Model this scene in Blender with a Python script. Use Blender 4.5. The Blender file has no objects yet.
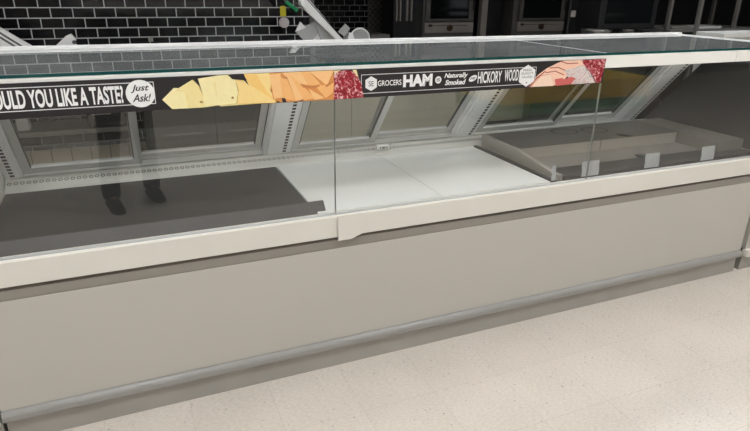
import bpy, bmesh, math, random
from mathutils import Vector, Matrix, Euler
random.seed(4)
SC = bpy.context.scene
COL = SC.collection
SC.view_settings.view_transform = 'Standard'
SC.view_settings.look = 'None'
SC.view_settings.exposure = 0.0
PI = math.pi

# ------------------------------------------------------------------ materials
def lin(c):
    r = []
    for v in c[:3]:
        v = v / 255.0
        r.append(v / 12.92 if v <= 0.04045 else ((v + 0.055) / 1.055) ** 2.4)
    return tuple(r) + (1.0,)

def new_mat(name):
    m = bpy.data.materials.new(name)
    m.use_nodes = True
    nt = m.node_tree
    nt.nodes.clear()
    out = nt.nodes.new('ShaderNodeOutputMaterial')
    return m, nt, out

def N(nt, t, **kw):
    n = nt.nodes.new(t)
    for k, v in kw.items():
        setattr(n, k, v)
    return n

def mat(name, rgb, rough=0.5, metal=0.0, var=0.06, scale=6.0, bump=0.0, spec=0.5, coat=0.0, stretch=(1, 1, 1)):
    """plain surface with a little procedural mottling"""
    m, nt, out = new_mat(name)
    L = nt.links.new
    b = N(nt, 'ShaderNodeBsdfPrincipled')
    tc = N(nt, 'ShaderNodeTexCoord')
    mp = N(nt, 'ShaderNodeMapping')
    mp.inputs['Scale'].default_value = stretch
    no = N(nt, 'ShaderNodeTexNoise')
    no.inputs['Scale'].default_value = scale
    no.inputs['Detail'].default_value = 4
    L(tc.outputs['Object'], mp.inputs['Vector'])
    L(mp.outputs['Vector'], no.inputs['Vector'])
    mx = N(nt, 'ShaderNodeMix', data_type='RGBA')
    c = lin(rgb)
    mx.inputs[6].default_value = tuple(min(1, v * (1 - var)) for v in c[:3]) + (1,)
    mx.inputs[7].default_value = tuple(min(1, v * (1 + var)) for v in c[:3]) + (1,)
    L(no.outputs['Fac'], mx.inputs[0])
    L(mx.outputs[2], b.inputs['Base Color'])
    b.inputs['Roughness'].default_value = rough
    b.inputs['Metallic'].default_value = metal
    b.inputs['Specular IOR Level'].default_value = spec
    b.inputs['Coat Weight'].default_value = coat
    if bump > 0:
        bp = N(nt, 'ShaderNodeBump')
        bp.inputs['Strength'].default_value = bump
        bp.inputs['Distance'].default_value = 0.002
        L(no.outputs['Fac'], bp.inputs['Height'])
        L(bp.outputs['Normal'], b.inputs['Normal'])
    L(b.outputs['BSDF'], out.inputs['Surface'])
    return m

def emis(name, rgb, strength):
    m, nt, out = new_mat(name)
    e = N(nt, 'ShaderNodeEmission')
    e.inputs['Color'].default_value = lin(rgb)
    e.inputs['Strength'].default_value = strength
    nt.links.new(e.outputs[0], out.inputs['Surface'])
    return m

def glass(name, tint=(0.95, 0.97, 0.96), scale=1.7, haze=0.0, hazecol=(0.8, 0.83, 0.82), rough=0.0):
    """architectural pane: clear with a Fresnel mirror on its outer faces, plus a film of dust"""
    m, nt, out = new_mat(name)
    L = nt.links.new
    tr = N(nt, 'ShaderNodeBsdfTransparent')
    tr.inputs['Color'].default_value = tint + (1,)
    gl = N(nt, 'ShaderNodeBsdfGlossy')
    gl.inputs['Roughness'].default_value = rough
    fr = N(nt, 'ShaderNodeFresnel')
    fr.inputs['IOR'].default_value = 1.5
    ge = N(nt, 'ShaderNodeNewGeometry')
    inv = N(nt, 'ShaderNodeMath', operation='SUBTRACT')
    inv.inputs[0].default_value = 1.0
    L(ge.outputs['Backfacing'], inv.inputs[1])
    m1 = N(nt, 'ShaderNodeMath', operation='MULTIPLY')
    L(fr.outputs[0], m1.inputs[0]); L(inv.outputs[0], m1.inputs[1])
    m2 = N(nt, 'ShaderNodeMath', operation='MULTIPLY', use_clamp=True)
    L(m1.outputs[0], m2.inputs[0]); m2.inputs[1].default_value = scale
    mn = N(nt, 'ShaderNodeMath', operation='MINIMUM')
    L(m2.outputs[0], mn.inputs[0]); mn.inputs[1].default_value = 0.92
    mix = N(nt, 'ShaderNodeMixShader')
    L(mn.outputs[0], mix.inputs[0]); L(tr.outputs[0], mix.inputs[1]); L(gl.outputs[0], mix.inputs[2])
    last = mix
    if haze > 0:
        df = N(nt, 'ShaderNodeBsdfDiffuse')
        df.inputs['Color'].default_value = hazecol + (1,)
        tc = N(nt, 'ShaderNodeTexCoord')
        no = N(nt, 'ShaderNodeTexNoise')
        no.inputs['Scale'].default_value = 5.0
        no.inputs['Detail'].default_value = 5
        L(tc.outputs['Object'], no.inputs['Vector'])
        mr = N(nt, 'ShaderNodeMapRange')
        mr.inputs['From Min'].default_value = 0.3
        mr.inputs['From Max'].default_value = 0.7
        mr.inputs['To Min'].default_value = haze * 0.8
        mr.inputs['To Max'].default_value = haze * 1.2
        L(no.outputs['Fac'], mr.inputs['Value'])
        mm = N(nt, 'ShaderNodeMath', operation='MULTIPLY')
        L(mr.outputs[0], mm.inputs[0]); L(inv.outputs[0], mm.inputs[1])
        mh = N(nt, 'ShaderNodeMixShader')
        L(mm.outputs[0], mh.inputs[0]); L(mix.outputs[0], mh.inputs[1]); L(df.outputs[0], mh.inputs[2])
        last = mh
    L(last.outputs[0], out.inputs['Surface'])
    return m

def tile_mat(name, tile, grout, w, h, mortar, ox, oz, axis='x', rough=0.12, var=0.25):
    """running bond wall tile on a vertical wall, laid out in metres"""
    m, nt, out = new_mat(name)
    L = nt.links.new
    b = N(nt, 'ShaderNodeBsdfPrincipled')
    ge = N(nt, 'ShaderNodeNewGeometry')
    sp = N(nt, 'ShaderNodeSeparateXYZ')
    L(ge.outputs['Position'], sp.inputs[0])
    cb = N(nt, 'ShaderNodeCombineXYZ')
    ax = N(nt, 'ShaderNodeMath', operation='ADD'); ax.inputs[1].default_value = ox
    az = N(nt, 'ShaderNodeMath', operation='ADD'); az.inputs[1].default_value = oz
    L(sp.outputs['X' if axis == 'x' else 'Y'], ax.inputs[0]); L(sp.outputs['Z'], az.inputs[0])
    L(ax.outputs[0], cb.inputs['X']); L(az.outputs[0], cb.inputs['Y'])
    br = N(nt, 'ShaderNodeTexBrick', offset=0.5, offset_frequency=2)
    br.inputs['Color1'].default_value = tuple(v * (1 - var) for v in lin(tile)[:3]) + (1,)
    br.inputs['Color2'].default_value = tuple(v * (1 + var) for v in lin(tile)[:3]) + (1,)
    br.inputs['Mortar'].default_value = lin(grout)
    br.inputs['Scale'].default_value = 1.0
    br.inputs['Mortar Size'].default_value = mortar
    br.inputs['Mortar Smooth'].default_value = 0.1
    br.inputs['Bias'].default_value = 0.0
    br.inputs['Brick Width'].default_value = w
    br.inputs['Row Height'].default_value = h
    L(cb.outputs[0], br.inputs['Vector'])
    L(br.outputs['Color'], b.inputs['Base Color'])
    mr = N(nt, 'ShaderNodeMapRange')
    mr.inputs['To Min'].default_value = rough
    mr.inputs['To Max'].default_value = 0.8
    L(br.outputs['Fac'], mr.inputs['Value'])
    L(mr.outputs[0], b.inputs['Roughness'])
    bp = N(nt, 'ShaderNodeBump', invert=True)
    bp.inputs['Strength'].default_value = 0.4
    bp.inputs['Distance'].default_value = 0.002
    L(br.outputs['Fac'], bp.inputs['Height'])
    L(bp.outputs['Normal'], b.inputs['Normal'])
    L(b.outputs['BSDF'], out.inputs['Surface'])
    return m

def floor_mat(name, base, tile=0.305, fleck=True, rough=0.32, seam=0.88):
    m, nt, out = new_mat(name)
    L = nt.links.new
    b = N(nt, 'ShaderNodeBsdfPrincipled')
    ge = N(nt, 'ShaderNodeNewGeometry')
    # broad mottling
    n1 = N(nt, 'ShaderNodeTexNoise'); n1.inputs['Scale'].default_value = 3.0; n1.inputs['Detail'].default_value = 6
    L(ge.outputs['Position'], n1.inputs['Vector'])
    mx = N(nt, 'ShaderNodeMix', data_type='RGBA')
    c = lin(base)
    mx.inputs[6].default_value = tuple(v * 0.90 for v in c[:3]) + (1,)
    mx.inputs[7].default_value = tuple(min(1, v * 1.08) for v in c[:3]) + (1,)
    L(n1.outputs['Fac'], mx.inputs[0])
    # fine streaks of the vinyl
    mp = N(nt, 'ShaderNodeMapping'); mp.inputs['Scale'].default_value = (60, 170, 1); mp.inputs['Rotation'].default_value = (0, 0, 0.2)
    L(ge.outputs['Position'], mp.inputs['Vector'])
    n2 = N(nt, 'ShaderNodeTexNoise'); n2.inputs['Scale'].default_value = 1.0; n2.inputs['Detail'].default_value = 3
    L(mp.outputs[0], n2.inputs['Vector'])
    r2 = N(nt, 'ShaderNodeMapRange'); r2.inputs['From Min'].default_value = 0.35; r2.inputs['From Max'].default_value = 0.65
    r2.inputs['To Min'].default_value = 0.90; r2.inputs['To Max'].default_value = 1.05
    L(n2.outputs['Fac'], r2.inputs['Value'])
    m2 = N(nt, 'ShaderNodeMix', data_type='RGBA', blend_type='MULTIPLY'); m2.inputs[0].default_value = 1.0
    L(mx.outputs[2], m2.inputs[6]); L(r2.outputs[0], m2.inputs[7])
    last = m2
    if fleck:
        vo = N(nt, 'ShaderNodeTexVoronoi'); vo.inputs['Scale'].default_value = 34
        L(ge.outputs['Position'], vo.inputs['Vector'])
        lt = N(nt, 'ShaderNodeMath', operation='LESS_THAN'); lt.inputs[1].default_value = 0.12
        L(vo.outputs['Distance'], lt.inputs[0])
        sp = N(nt, 'ShaderNodeSeparateColor')
        L(vo.outputs['Color'], sp.inputs[0])
        gt = N(nt, 'ShaderNodeMath', operation='GREATER_THAN'); gt.inputs[1].default_value = 0.62
        L(sp.outputs[0], gt.inputs[0])
        mu = N(nt, 'ShaderNodeMath', operation='MULTIPLY'); L(lt.outputs[0], mu.inputs[0]); L(gt.outputs[0], mu.inputs[1])
        mu2 = N(nt, 'ShaderNodeMath', operation='MULTIPLY'); L(mu.outputs[0], mu2.inputs[0]); mu2.inputs[1].default_value = 0.55
        m3 = N(nt, 'ShaderNodeMix', data_type='RGBA')
        m3.inputs[7].default_value = lin((120, 108, 92))
        L(mu2.outputs[0], m3.inputs[0]); L(m2.outputs[2], m3.inputs[6])
        last = m3
    br = N(nt, 'ShaderNodeTexBrick', offset=0.0)
    br.inputs['Color1'].default_value = (1, 1, 1, 1); br.inputs['Color2'].default_value = (0.97, 0.97, 0.965, 1)
    br.inputs['Mortar'].default_value = (seam, seam, seam, 1)
    br.inputs['Scale'].default_value = 1.0; br.inputs['Mortar Size'].default_value = 0.0015
    br.inputs['Brick Width'].default_value = tile; br.inputs['Row Height'].default_value = tile
    L(ge.outputs['Position'], br.inputs['Vector'])
    m4 = N(nt, 'ShaderNodeMix', data_type='RGBA', blend_type='MULTIPLY'); m4.inputs[0].default_value = 1.0
    L(last.outputs[2], m4.inputs[6]); L(br.outputs['Color'], m4.inputs[7])
    L(m4.outputs[2], b.inputs['Base Color'])
    b.inputs['Roughness'].default_value = rough
    b.inputs['Specular IOR Level'].default_value = 0.4
    L(b.outputs['BSDF'], out.inputs['Surface'])
    return m

def meat_mat(name, c1, c2, scale):
    m, nt, out = new_mat(name)
    L = nt.links.new
    b = N(nt, 'ShaderNodeBsdfPrincipled')
    ge = N(nt, 'ShaderNodeNewGeometry')
    no = N(nt, 'ShaderNodeTexNoise'); no.inputs['Scale'].default_value = scale; no.inputs['Detail'].default_value = 3
    no.inputs['Distortion'].default_value = 1.6
    L(ge.outputs['Position'], no.inputs['Vector'])
    cr = N(nt, 'ShaderNodeValToRGB')
    cr.color_ramp.elements[0].position = 0.50; cr.color_ramp.elements[0].color = lin(c1)
    cr.color_ramp.elements[1].position = 0.66; cr.color_ramp.elements[1].color = lin(c2)
    el = cr.color_ramp.elements.new(0.36); el.color = lin(tuple(v * 0.72 for v in c1))
    L(no.outputs['Fac'], cr.inputs[0]); L(cr.outputs[0], b.inputs['Base Color'])
    b.inputs['Roughness'].default_value = 0.35
    L(b.outputs['BSDF'], out.inputs['Surface'])
    return m

def vent_mat(name, rgb):
    """white strip pierced by a row of small ring-shaped holes"""
    m, nt, out = new_mat(name)
    L = nt.links.new
    b = N(nt, 'ShaderNodeBsdfPrincipled')
    tc = N(nt, 'ShaderNodeNewGeometry')
    sp = N(nt, 'ShaderNodeSeparateXYZ'); L(tc.outputs['Position'], sp.inputs[0])
    def frac(sock, s, off):
        a = N(nt, 'ShaderNodeMath', operation='MULTIPLY_ADD'); a.inputs[1].default_value = s; a.inputs[2].default_value = off
        L(sock, a.inputs[0])
        f = N(nt, 'ShaderNodeMath', operation='FRACT'); L(a.outputs[0], f.inputs[0])
        c = N(nt, 'ShaderNodeMath', operation='SUBTRACT'); L(f.outputs[0], c.inputs[0]); c.inputs[1].default_value = 0.5
        q = N(nt, 'ShaderNodeMath', operation='MULTIPLY'); L(c.outputs[0], q.inputs[0]); L(c.outputs[0], q.inputs[1])
        return q
    x = frac(sp.outputs['X'], 1 / 0.024, 0.0)
    yc = N(nt, 'ShaderNodeMath', operation='MULTIPLY_ADD'); yc.inputs[1].default_value = 1 / 0.026; yc.inputs[2].default_value = -0.758 / 0.026
    L(sp.outputs['Y'], yc.inputs[0])
    y = N(nt, 'ShaderNodeMath', operation='MULTIPLY'); L(yc.outputs[0], y.inputs[0]); L(yc.outputs[0], y.inputs[1])
    s = N(nt, 'ShaderNodeMath', operation='ADD'); L(x.outputs[0], s.inputs[0]); L(y.outputs[0], s.inputs[1])
    lo = N(nt, 'ShaderNodeMath', operation='LESS_THAN'); L(s.outputs[0], lo.inputs[0]); lo.inputs[1].default_value = 0.16
    hi = N(nt, 'ShaderNodeMath', operation='GREATER_THAN'); L(s.outputs[0], hi.inputs[0]); hi.inputs[1].default_value = 0.03
    mu = N(nt, 'ShaderNodeMath', operation='MULTIPLY'); L(lo.outputs[0], mu.inputs[0]); L(hi.outputs[0], mu.inputs[1])
    mx = N(nt, 'ShaderNodeMix', data_type='RGBA'); mx.inputs[6].default_value = lin(rgb); mx.inputs[7].default_value = lin((104, 102, 97))
    L(mu.outputs[0], mx.inputs[0]); L(mx.outputs[2], b.inputs['Base Color'])
    b.inputs['Roughness'].default_value = 0.45
    L(b.outputs['BSDF'], out.inputs['Surface'])
    return m

def quilt_mat(name, rgb):
    """stainless sheet pressed with a diamond quilt"""
    m, nt, out = new_mat(name)
    L = nt.links.new
    b = N(nt, 'ShaderNodeBsdfPrincipled')
    ge = N(nt, 'ShaderNodeNewGeometry')
    mp = N(nt, 'ShaderNodeMapping'); mp.inputs['Rotation'].default_value = (0, PI / 4, 0); mp.inputs['Scale'].default_value = (16, 0, 16)
    L(ge.outputs['Position'], mp.inputs['Vector'])
    sp = N(nt, 'ShaderNodeSeparateXYZ'); L(mp.outputs[0], sp.inputs[0])
    vals = []
    for ax in ('X', 'Z'):
        f = N(nt, 'ShaderNodeMath', operation='FRACT'); L(sp.outputs[ax], f.inputs[0])
        c = N(nt, 'ShaderNodeMath', operation='SUBTRACT'); L(f.outputs[0], c.inputs[0]); c.inputs[1].default_value = 0.5
        a = N(nt, 'ShaderNodeMath', operation='ABSOLUTE'); L(c.outputs[0], a.inputs[0])
        vals.append(a)
    mxm = N(nt, 'ShaderNodeMath', operation='MAXIMUM'); L(vals[0].outputs[0], mxm.inputs[0]); L(vals[1].outputs[0], mxm.inputs[1])
    cr = N(nt, 'ShaderNodeValToRGB')
    cr.color_ramp.elements[0].position = 0.38; cr.color_ramp.elements[0].color = tuple(v * 0.7 for v in lin(rgb)[:3]) + (1,)
    cr.color_ramp.elements[1].position = 0.46; cr.color_ramp.elements[1].color = lin(tuple(min(255, v * 1.5) for v in rgb))
    L(mxm.outputs[0], cr.inputs[0]); L(cr.outputs[0], b.inputs['Base Color'])
    b.inputs['Roughness'].default_value = 0.4; b.inputs['Metallic'].default_value = 0.3
    L(b.outputs['BSDF'], out.inputs['Surface'])
    return m

M = {}
M['panel'] = mat('case_front_paint', (188, 184, 174.5), 0.42, var=0.025, scale=2.0)
M['sill'] = mat('cream_sill_paint', (222, 219, 208), 0.4, var=0.03, scale=5)
M['kick'] = mat('grey_kick_metal', (160, 157, 149), 0.45, 0.1, var=0.10, scale=7)
M['bumper'] = mat('grey_bumper_vinyl', (153, 152, 147), 0.28, var=0.06, scale=9)
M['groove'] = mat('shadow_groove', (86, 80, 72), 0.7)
M['ledge'] = mat('grey_ledge', (142, 137, 128), 0.45)
M['white'] = mat('white_enamel', (226, 227, 224), 0.35, var=0.03)
M['deckwhite'] = mat('white_deck_enamel', (214, 216, 214), 0.3, var=0.03, scale=4)
M['interior'] = mat('pale_grey_liner', (196, 197, 192), 0.45, var=0.04)
M['post'] = mat('light_grey_post', (226, 229, 231), 0.42, var=0.05)
M['alu'] = mat('door_aluminium', (190, 192, 191), 0.38, 0.15, var=0.06, stretch=(1, 8, 8))
M['aludark'] = mat('dark_aluminium', (70, 71, 70), 0.4, 0.35)
M['rail'] = mat('white_rail', (248, 248, 246), 0.3, var=0.02)
M['header'] = mat('header_white', (244, 242, 235), 0.35, var=0.02)
M['black'] = mat('black_plastic', (16, 16, 17), 0.5)
M['slot'] = mat('black_slot', (14, 14, 14), 0.9)
M['mat'] = mat('charcoal_liner', (38, 37, 36), 0.6, var=0.10, scale=9)
M['matstrip'] = mat('charcoal_strip', (46, 45, 44), 0.5, var=0.08)
M['steel'] = mat('brushed_steel_dim', (132, 129, 123), 0.32, 0.4, var=0.10, scale=5, stretch=(1, 6, 6))
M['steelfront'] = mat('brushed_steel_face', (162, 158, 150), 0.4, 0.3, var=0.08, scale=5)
M['steeldark'] = mat('dark_steel', (52, 52, 52), 0.4, 0.4, var=0.1)
M['endpanel'] = mat('end_panel_dark', (62, 61, 58), 0.3, 0.2, var=0.08)
M['chrome'] = mat('bright_steel', (205, 205, 203), 0.18, 0.9, var=0.03)
M['slicer'] = mat('slicer_aluminium', (236, 236, 233), 0.4, 0.1, var=0.05)
M['slicergrey'] = mat('slicer_tray_grey', (176, 176, 174), 0.42, 0.2, var=0.06)
M['gasket'] = mat('black_rubber', (30, 29, 28), 0.6)
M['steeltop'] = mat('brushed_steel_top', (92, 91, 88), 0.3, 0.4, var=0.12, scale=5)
M['clear'] = mat('clear_plastic_tag', (176, 180, 180), 0.2, var=0.25, scale=40)
M['front_glass'] = glass('front_glass', (0.955, 0.955, 0.95), 2.2, 0.003)
M['top_glass'] = glass('top_glass', (0.62, 0.66, 0.65), 1.9, 0.12)
M['door_glass'] = glass('door_glass', (0.84, 0.84, 0.82), 1.3, 0.05, (0.66, 0.65, 0.58))
M['teal'] = mat('green_glass_edge', (20, 72, 70), 0.15, var=0.1)
M['seam'] = mat('grey_glass_edge', (128, 132, 128), 0.2, var=0.1)
M['signblack'] = mat('sign_black_print', (34, 31, 33), 0.45, var=0.05)
M['signwhite'] = mat('sign_white_print', (240, 240, 238), 0.5, var=0.01)
M['led'] = emis('led_strip', (255, 250, 244), 23.0)
M['floor'] = floor_mat('vinyl_tile_floor', (216, 207, 195))
M['kfloor'] = floor_mat('kitchen_tile_floor', (158, 152, 134), 0.15, False, 0.5, 0.7)
M['tile'] = tile_mat('black_subway_tile', (15, 15, 18), (176, 176, 174), 0.161, 0.0795, 0.0045, 0.183, -1.2425 + 0.0795 * 16)
M['tilefar'] = tile_mat('black_subway_tile_far', (15, 15, 18), (120, 120, 118), 0.161, 0.0795, 0.005, -3.50 + 0.161 * 30, -1.171 + 0.0795 * 16)
M['cove'] = tile_mat('cream_cove_tile', (216, 202, 182), (130, 120, 108), 0.155, 0.2, 0.004, 0.05, 0.02, rough=0.4, var=0.06)
M['darkwall'] = mat('dark_kitchen_wall', (38, 38, 39), 0.6)
M['wallpaint'] = mat('pale_wall_paint', (186, 182, 172), 0.7)
M['ceiling'] = mat('ceiling_tile', (214, 213, 208), 0.8)
M['trimgrey'] = mat('grey_corner_trim', (92, 93, 92), 0.4, 0.4)
M['quilt'] = quilt_mat('quilted_steel', (62, 60, 57))
M['tablesteel'] = mat('table_steel', (150, 148, 142), 0.35, 0.5)
M['tabledark'] = mat('dark_worktop', (60, 60, 58), 0.5, 0.2)
M['fridge'] = mat('dark_cabinet', (54, 53, 50), 0.5, 0.1)
M['olive'] = mat('olive_grey_cabinet', (176, 172, 154), 0.5, 0.0, var=0.06)
M['ovenglass'] = mat('oven_window', (18, 22, 22), 0.06)
M['ovenblack'] = mat('oven_black', (34, 34, 35), 0.45)
M['ovensteel'] = mat('oven_steel', (116, 113, 109), 0.4, 0.3)
M['ovenpanel'] = mat('oven_panel', (168, 160, 152), 0.45, 0.2)
M['brass'] = mat('brown_knob', (70, 46, 30), 0.4)
M['green'] = mat('green_handle', (20, 140, 84), 0.4)
M['yellow'] = mat('yellow_tag', (196, 186, 40), 0.5)
M['dial'] = mat('pale_dial', (196, 186, 186), 0.4, var=0.15, scale=60)
M['redbox'] = mat('dark_red_print', (88, 36, 36), 0.5)
M['carton'] = mat('grey_carton', (128, 118, 110), 0.6)
M['paper'] = mat('paper_white', (206, 208, 206), 0.7)
M['fadeyellow'] = mat('mustard_panel', (240, 196, 30), 0.6)
M['fadegreen'] = mat('green_panel', (44, 136, 84), 0.6)
M['shelfgrey'] = mat('gondola_grey', (92, 90, 88), 0.6)
M['skin'] = mat('skin', (198, 152, 124), 0.5, var=0.05, scale=20)
M['trouser'] = mat('dark_trouser_cloth', (20, 21, 24), 0.9, var=0.15, scale=90)
M['shoe'] = mat('black_shoe_leather', (14, 14, 15), 0.45)
M['shirt'] = mat('grey_shirt_cloth', (88, 90, 96), 0.9, var=0.1, scale=80)
M['hair'] = mat('dark_hair', (36, 28, 22), 0.7, var=0.3, scale=80)
M['eye'] = mat('eye_white', (225, 222, 216), 0.2)
M['vent'] = vent_mat('perforated_vent', (182, 182, 177))
for k, c in dict(pale=(250, 236, 178), pale2=(244, 226, 158), hole=(176, 140, 62), gold=(252, 220, 146), amber=(250, 206, 122),
                 orange=(252, 200, 138), orange2=(228, 150, 80), orange3=(248, 188, 120), rust=(212, 134, 76), cream=(240, 222, 172),
                 ham=(248, 204, 178), ham2=(252, 220, 196), hamline=(170, 76, 58), hamred=(210, 104, 98), edgepale=(206, 176, 98), edgegold=(222, 160, 76)).items():
    M[k] = mat('print_' + k, c, 0.45, var=0.06, scale=60)
M['ink'] = M['signblack']
M['salami'] = meat_mat('print_salami', (168, 22, 44), (244, 206, 206), 52.0)
M['fat'] = meat_mat('print_pale_slices', (238, 228, 222), (196, 150, 146), 70.0)

# ------------------------------------------------------------------ geometry helpers
class MB:
    """collects shapes in world metres, then links them as one mesh"""
    def __init__(s):
        s.v = []; s.f = []; s.mi = []; s.smooth = []
    def add(s, vs, fs, mi=0, smooth=False):
        o = len(s.v)
        s.v += [tuple(v) for v in vs]
        for f in fs:
            s.f.append([i + o for i in f]); s.mi.append(mi); s.smooth.append(smooth)
        return s
    def box(s, x0, x1, y0, y1, z0, z1, mi=0, b=0.0):
        if b <= 0:
            vs = [(x0, y0, z0), (x1, y0, z0), (x1, y1, z0), (x0, y1, z0), (x0, y0, z1), (x1, y0, z1), (x1, y1, z1), (x0, y1, z1)]
            return s.add(vs, [(0, 3, 2, 1), (4, 5, 6, 7), (0, 1, 5, 4), (1, 2, 6, 5), (2, 3, 7, 6), (3, 0, 4, 7)], mi)
        bm = bmesh.new()
        bmesh.ops.create_cube(bm, size=1)
        for v in bm.verts:
            v.co = Vector(((x0 + x1) / 2 + v.co.x * (x1 - x0), (y0 + y1) / 2 + v.co.y * (y1 - y0), (z0 + z1) / 2 + v.co.z * (z1 - z0)))
        bmesh.ops.bevel(bm, geom=list(bm.edges), offset=b, segments=2, profile=0.6, affect='EDGES')
        return s.bm(bm, mi)
    def bm(s, bm, mi=0, smooth=False):
        bm.verts.index_update()
        s.add([v.co[:] for v in bm.verts], [[v.index for v in f.verts] for f in bm.faces], mi, smooth)
        bm.free()
        return s
    def prism(s, prof, x0, x1, mi=0):
        """profile of (y,z) points swept along x"""
        n = len(prof)
        a = sum(prof[i][0] * prof[(i + 1) % n][1] - prof[(i + 1) % n][0] * prof[i][1] for i in range(n))
        if a < 0: prof = prof[::-1]
        vs = [(x0, y, z) for y, z in prof] + [(x1, y, z) for y, z in prof]
        fs = [tuple(range(n))[::-1], tuple(range(n, 2 * n))] + [(i, (i + 1) % n, n + (i + 1) % n, n + i) for i in range(n)]
        return s.add(vs, fs, mi)
    def hexa(s, p, mi=0):
        """eight corners: bottom ring then top ring"""
        return s.add(p, [(0, 3, 2, 1), (4, 5, 6, 7), (0, 1, 5, 4), (1, 2, 6, 5), (2, 3, 7, 6), (3, 0, 4, 7)], mi)
    def cyl(s, p0, p1, r0, r1=None, n=20, mi=0, smooth=True):
        r1 = r0 if r1 is None else r1
        p0, p1 = Vector(p0), Vector(p1)
        d = (p1 - p0).normalized()
        a = d.orthogonal().normalized(); b = d.cross(a)
        vs = []
        for p, r in ((p0, r0), (p1, r1)):
            for i in range(n):
                t = 2 * PI * i / n
                vs.append(p + (a * math.cos(t) + b * math.sin(t)) * r)
        s.add(vs, [(i, (i + 1) % n, n + (i + 1) % n, n + i) for i in range(n)], mi, smooth)
        s.add(vs[:n], [tuple(range(n))[::-1]], mi); s.add(vs[n:], [tuple(range(n))], mi)
        return s
    def lathe(s, c, prof, n=32, mi=0):
        """profile of (r,z) points turned about a vertical axis at c"""
        vs = []
        for r, z in prof:
            for i in range(n):
                t = 2 * PI * i / n
                vs.append((c[0] + r * math.cos(t), c[1] + r * math.sin(t), c[2] + z))
        fs = []
        for k in range(len(prof) - 1):
            for i in range(n):
                fs.append((k * n + i, k * n + (i + 1) % n, (k + 1) * n + (i + 1) % n, (k + 1) * n + i))
        fs.append(tuple(range(n))[::-1]); fs.append(tuple(range((len(prof) - 1) * n, len(prof) * n)))
        return s.add(vs, fs, mi, True)
    def obar(s, p0, p1, side, w, h, mi=0):
        """rectangular bar from p0 to p1, w along side, h along the third axis"""
        p0, p1 = Vector(p0), Vector(p1)
        d = (p1 - p0).normalized(); a = Vector(side); a = (a - d * a.dot(d)).normalized(); b = d.cross(a)
        ring = lambda p: [p + a * (-w / 2) + b * (-h / 2), p + a * (w / 2) + b * (-h / 2), p + a * (w / 2) + b * (h / 2), p + a * (-w / 2) + b * (h / 2)]
        return s.hexa(ring(p0) + ring(p1), mi)
    def plate(s, pts, nrm, th, mi=0):
        """flat polygon thickened along nrm"""
        nrm = Vector(nrm).normalized(); n = len(pts)
        A = [Vector(p) for p in pts]; B = [p + nrm * th for p in A]
        s.add(A + B, [tuple(range(n))[::-1], tuple(range(n, 2 * n))] + [(i, (i + 1) % n, n + (i + 1) % n, n + i) for i in range(n)], mi)
        return s
    def build(s, name, mats, parent=None, label=None, cat=None, group=None, kind=None, rot=None, bevel=0.0):
        if not isinstance(mats, (list, tuple)): mats = [mats]
        if parent is None:
            xs, ys, zs = zip(*s.v)
            org = Vector(((min(xs) + max(xs)) / 2, (min(ys) + max(ys)) / 2, min(zs)))
        else:
            org = Vector(parent['world'])
        me = bpy.data.meshes.new(name)
        me.from_pydata([tuple(Vector(v) - org) for v in s.v], [], s.f)
        for m in mats: me.materials.append(m)
        for p, mi, sm in zip(me.polygons, s.mi, s.smooth):
            p.material_index = mi; p.use_smooth = sm
        bm = bmesh.new(); bm.from_mesh(me)
        bmesh.ops.recalc_face_normals(bm, faces=bm.faces)
        bm.to_mesh(me); bm.free()
        me.update()
        o = bpy.data.objects.new(name, me)
        COL.objects.link(o)
        if parent is not None:
            o.parent = parent
        else:
            o.location = org
        o['world'] = tuple(org)
        if bevel > 0:
            md = o.modifiers.new('edge', 'BEVEL'); md.width = bevel; md.segments = 2; md.limit_method = 'ANGLE'
        return tag(o, label, cat, group, kind)

def tag(o, label=None, cat=None, group=None, kind=None):
    if label: o['label'] = label
    if cat: o['category'] = cat
    if group: o['group'] = group
    if kind: o['kind'] = kind
    return o

def thing(name, label, cat, loc, group=None):
    o = bpy.data.objects.new(name, None)
    o.empty_display_size = 0.1
    COL.objects.link(o)
    o.location = loc
    o['world'] = tuple(loc)
    return tag(o, label, cat, group)

def struct(mb, name, m):
    return mb.build(name, m, kind='structure')

def text_into(mb, txt, x0, x1, z0, z1, y, bold=0.0, shear=0.0, mi=0, th=0.0006):
    """lettering fitted to a box on a sign facing -y"""
    cu = bpy.data.curves.new('lettering_curve', 'FONT')
    cu.body = txt
    cu.offset = bold
    cu.shear = shear
    cu.extrude = 0.0
    cu.resolution_u = 4
    ob = bpy.data.objects.new('lettering_source', cu)
    COL.objects.link(ob)
    dg = bpy.context.evaluated_depsgraph_get()
    me = bpy.data.meshes.new_from_object(ob.evaluated_get(dg))
    xs = [v.co.x for v in me.vertices]; ys = [v.co.y for v in me.vertices]
    ax, bx_, ay, by = min(xs), max(xs), min(ys), max(ys)
    vs = [(x0 + (v.co.x - ax) / (bx_ - ax) * (x1 - x0), y, z0 + (v.co.y - ay) / (by - ay) * (z1 - z0)) for v in me.vertices]
    mb.add(vs, [list(p.vertices) for p in me.polygons], mi)
    bpy.data.objects.remove(ob); bpy.data.curves.remove(cu); bpy.data.meshes.remove(me)
    return mb

def flat(mb, pts, y, mi=0):
    """polygon of (x,z) points on a sign facing -y"""
    return mb.add([(x, y, z) for x, z in pts], [tuple(range(len(pts)))], mi)

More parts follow.
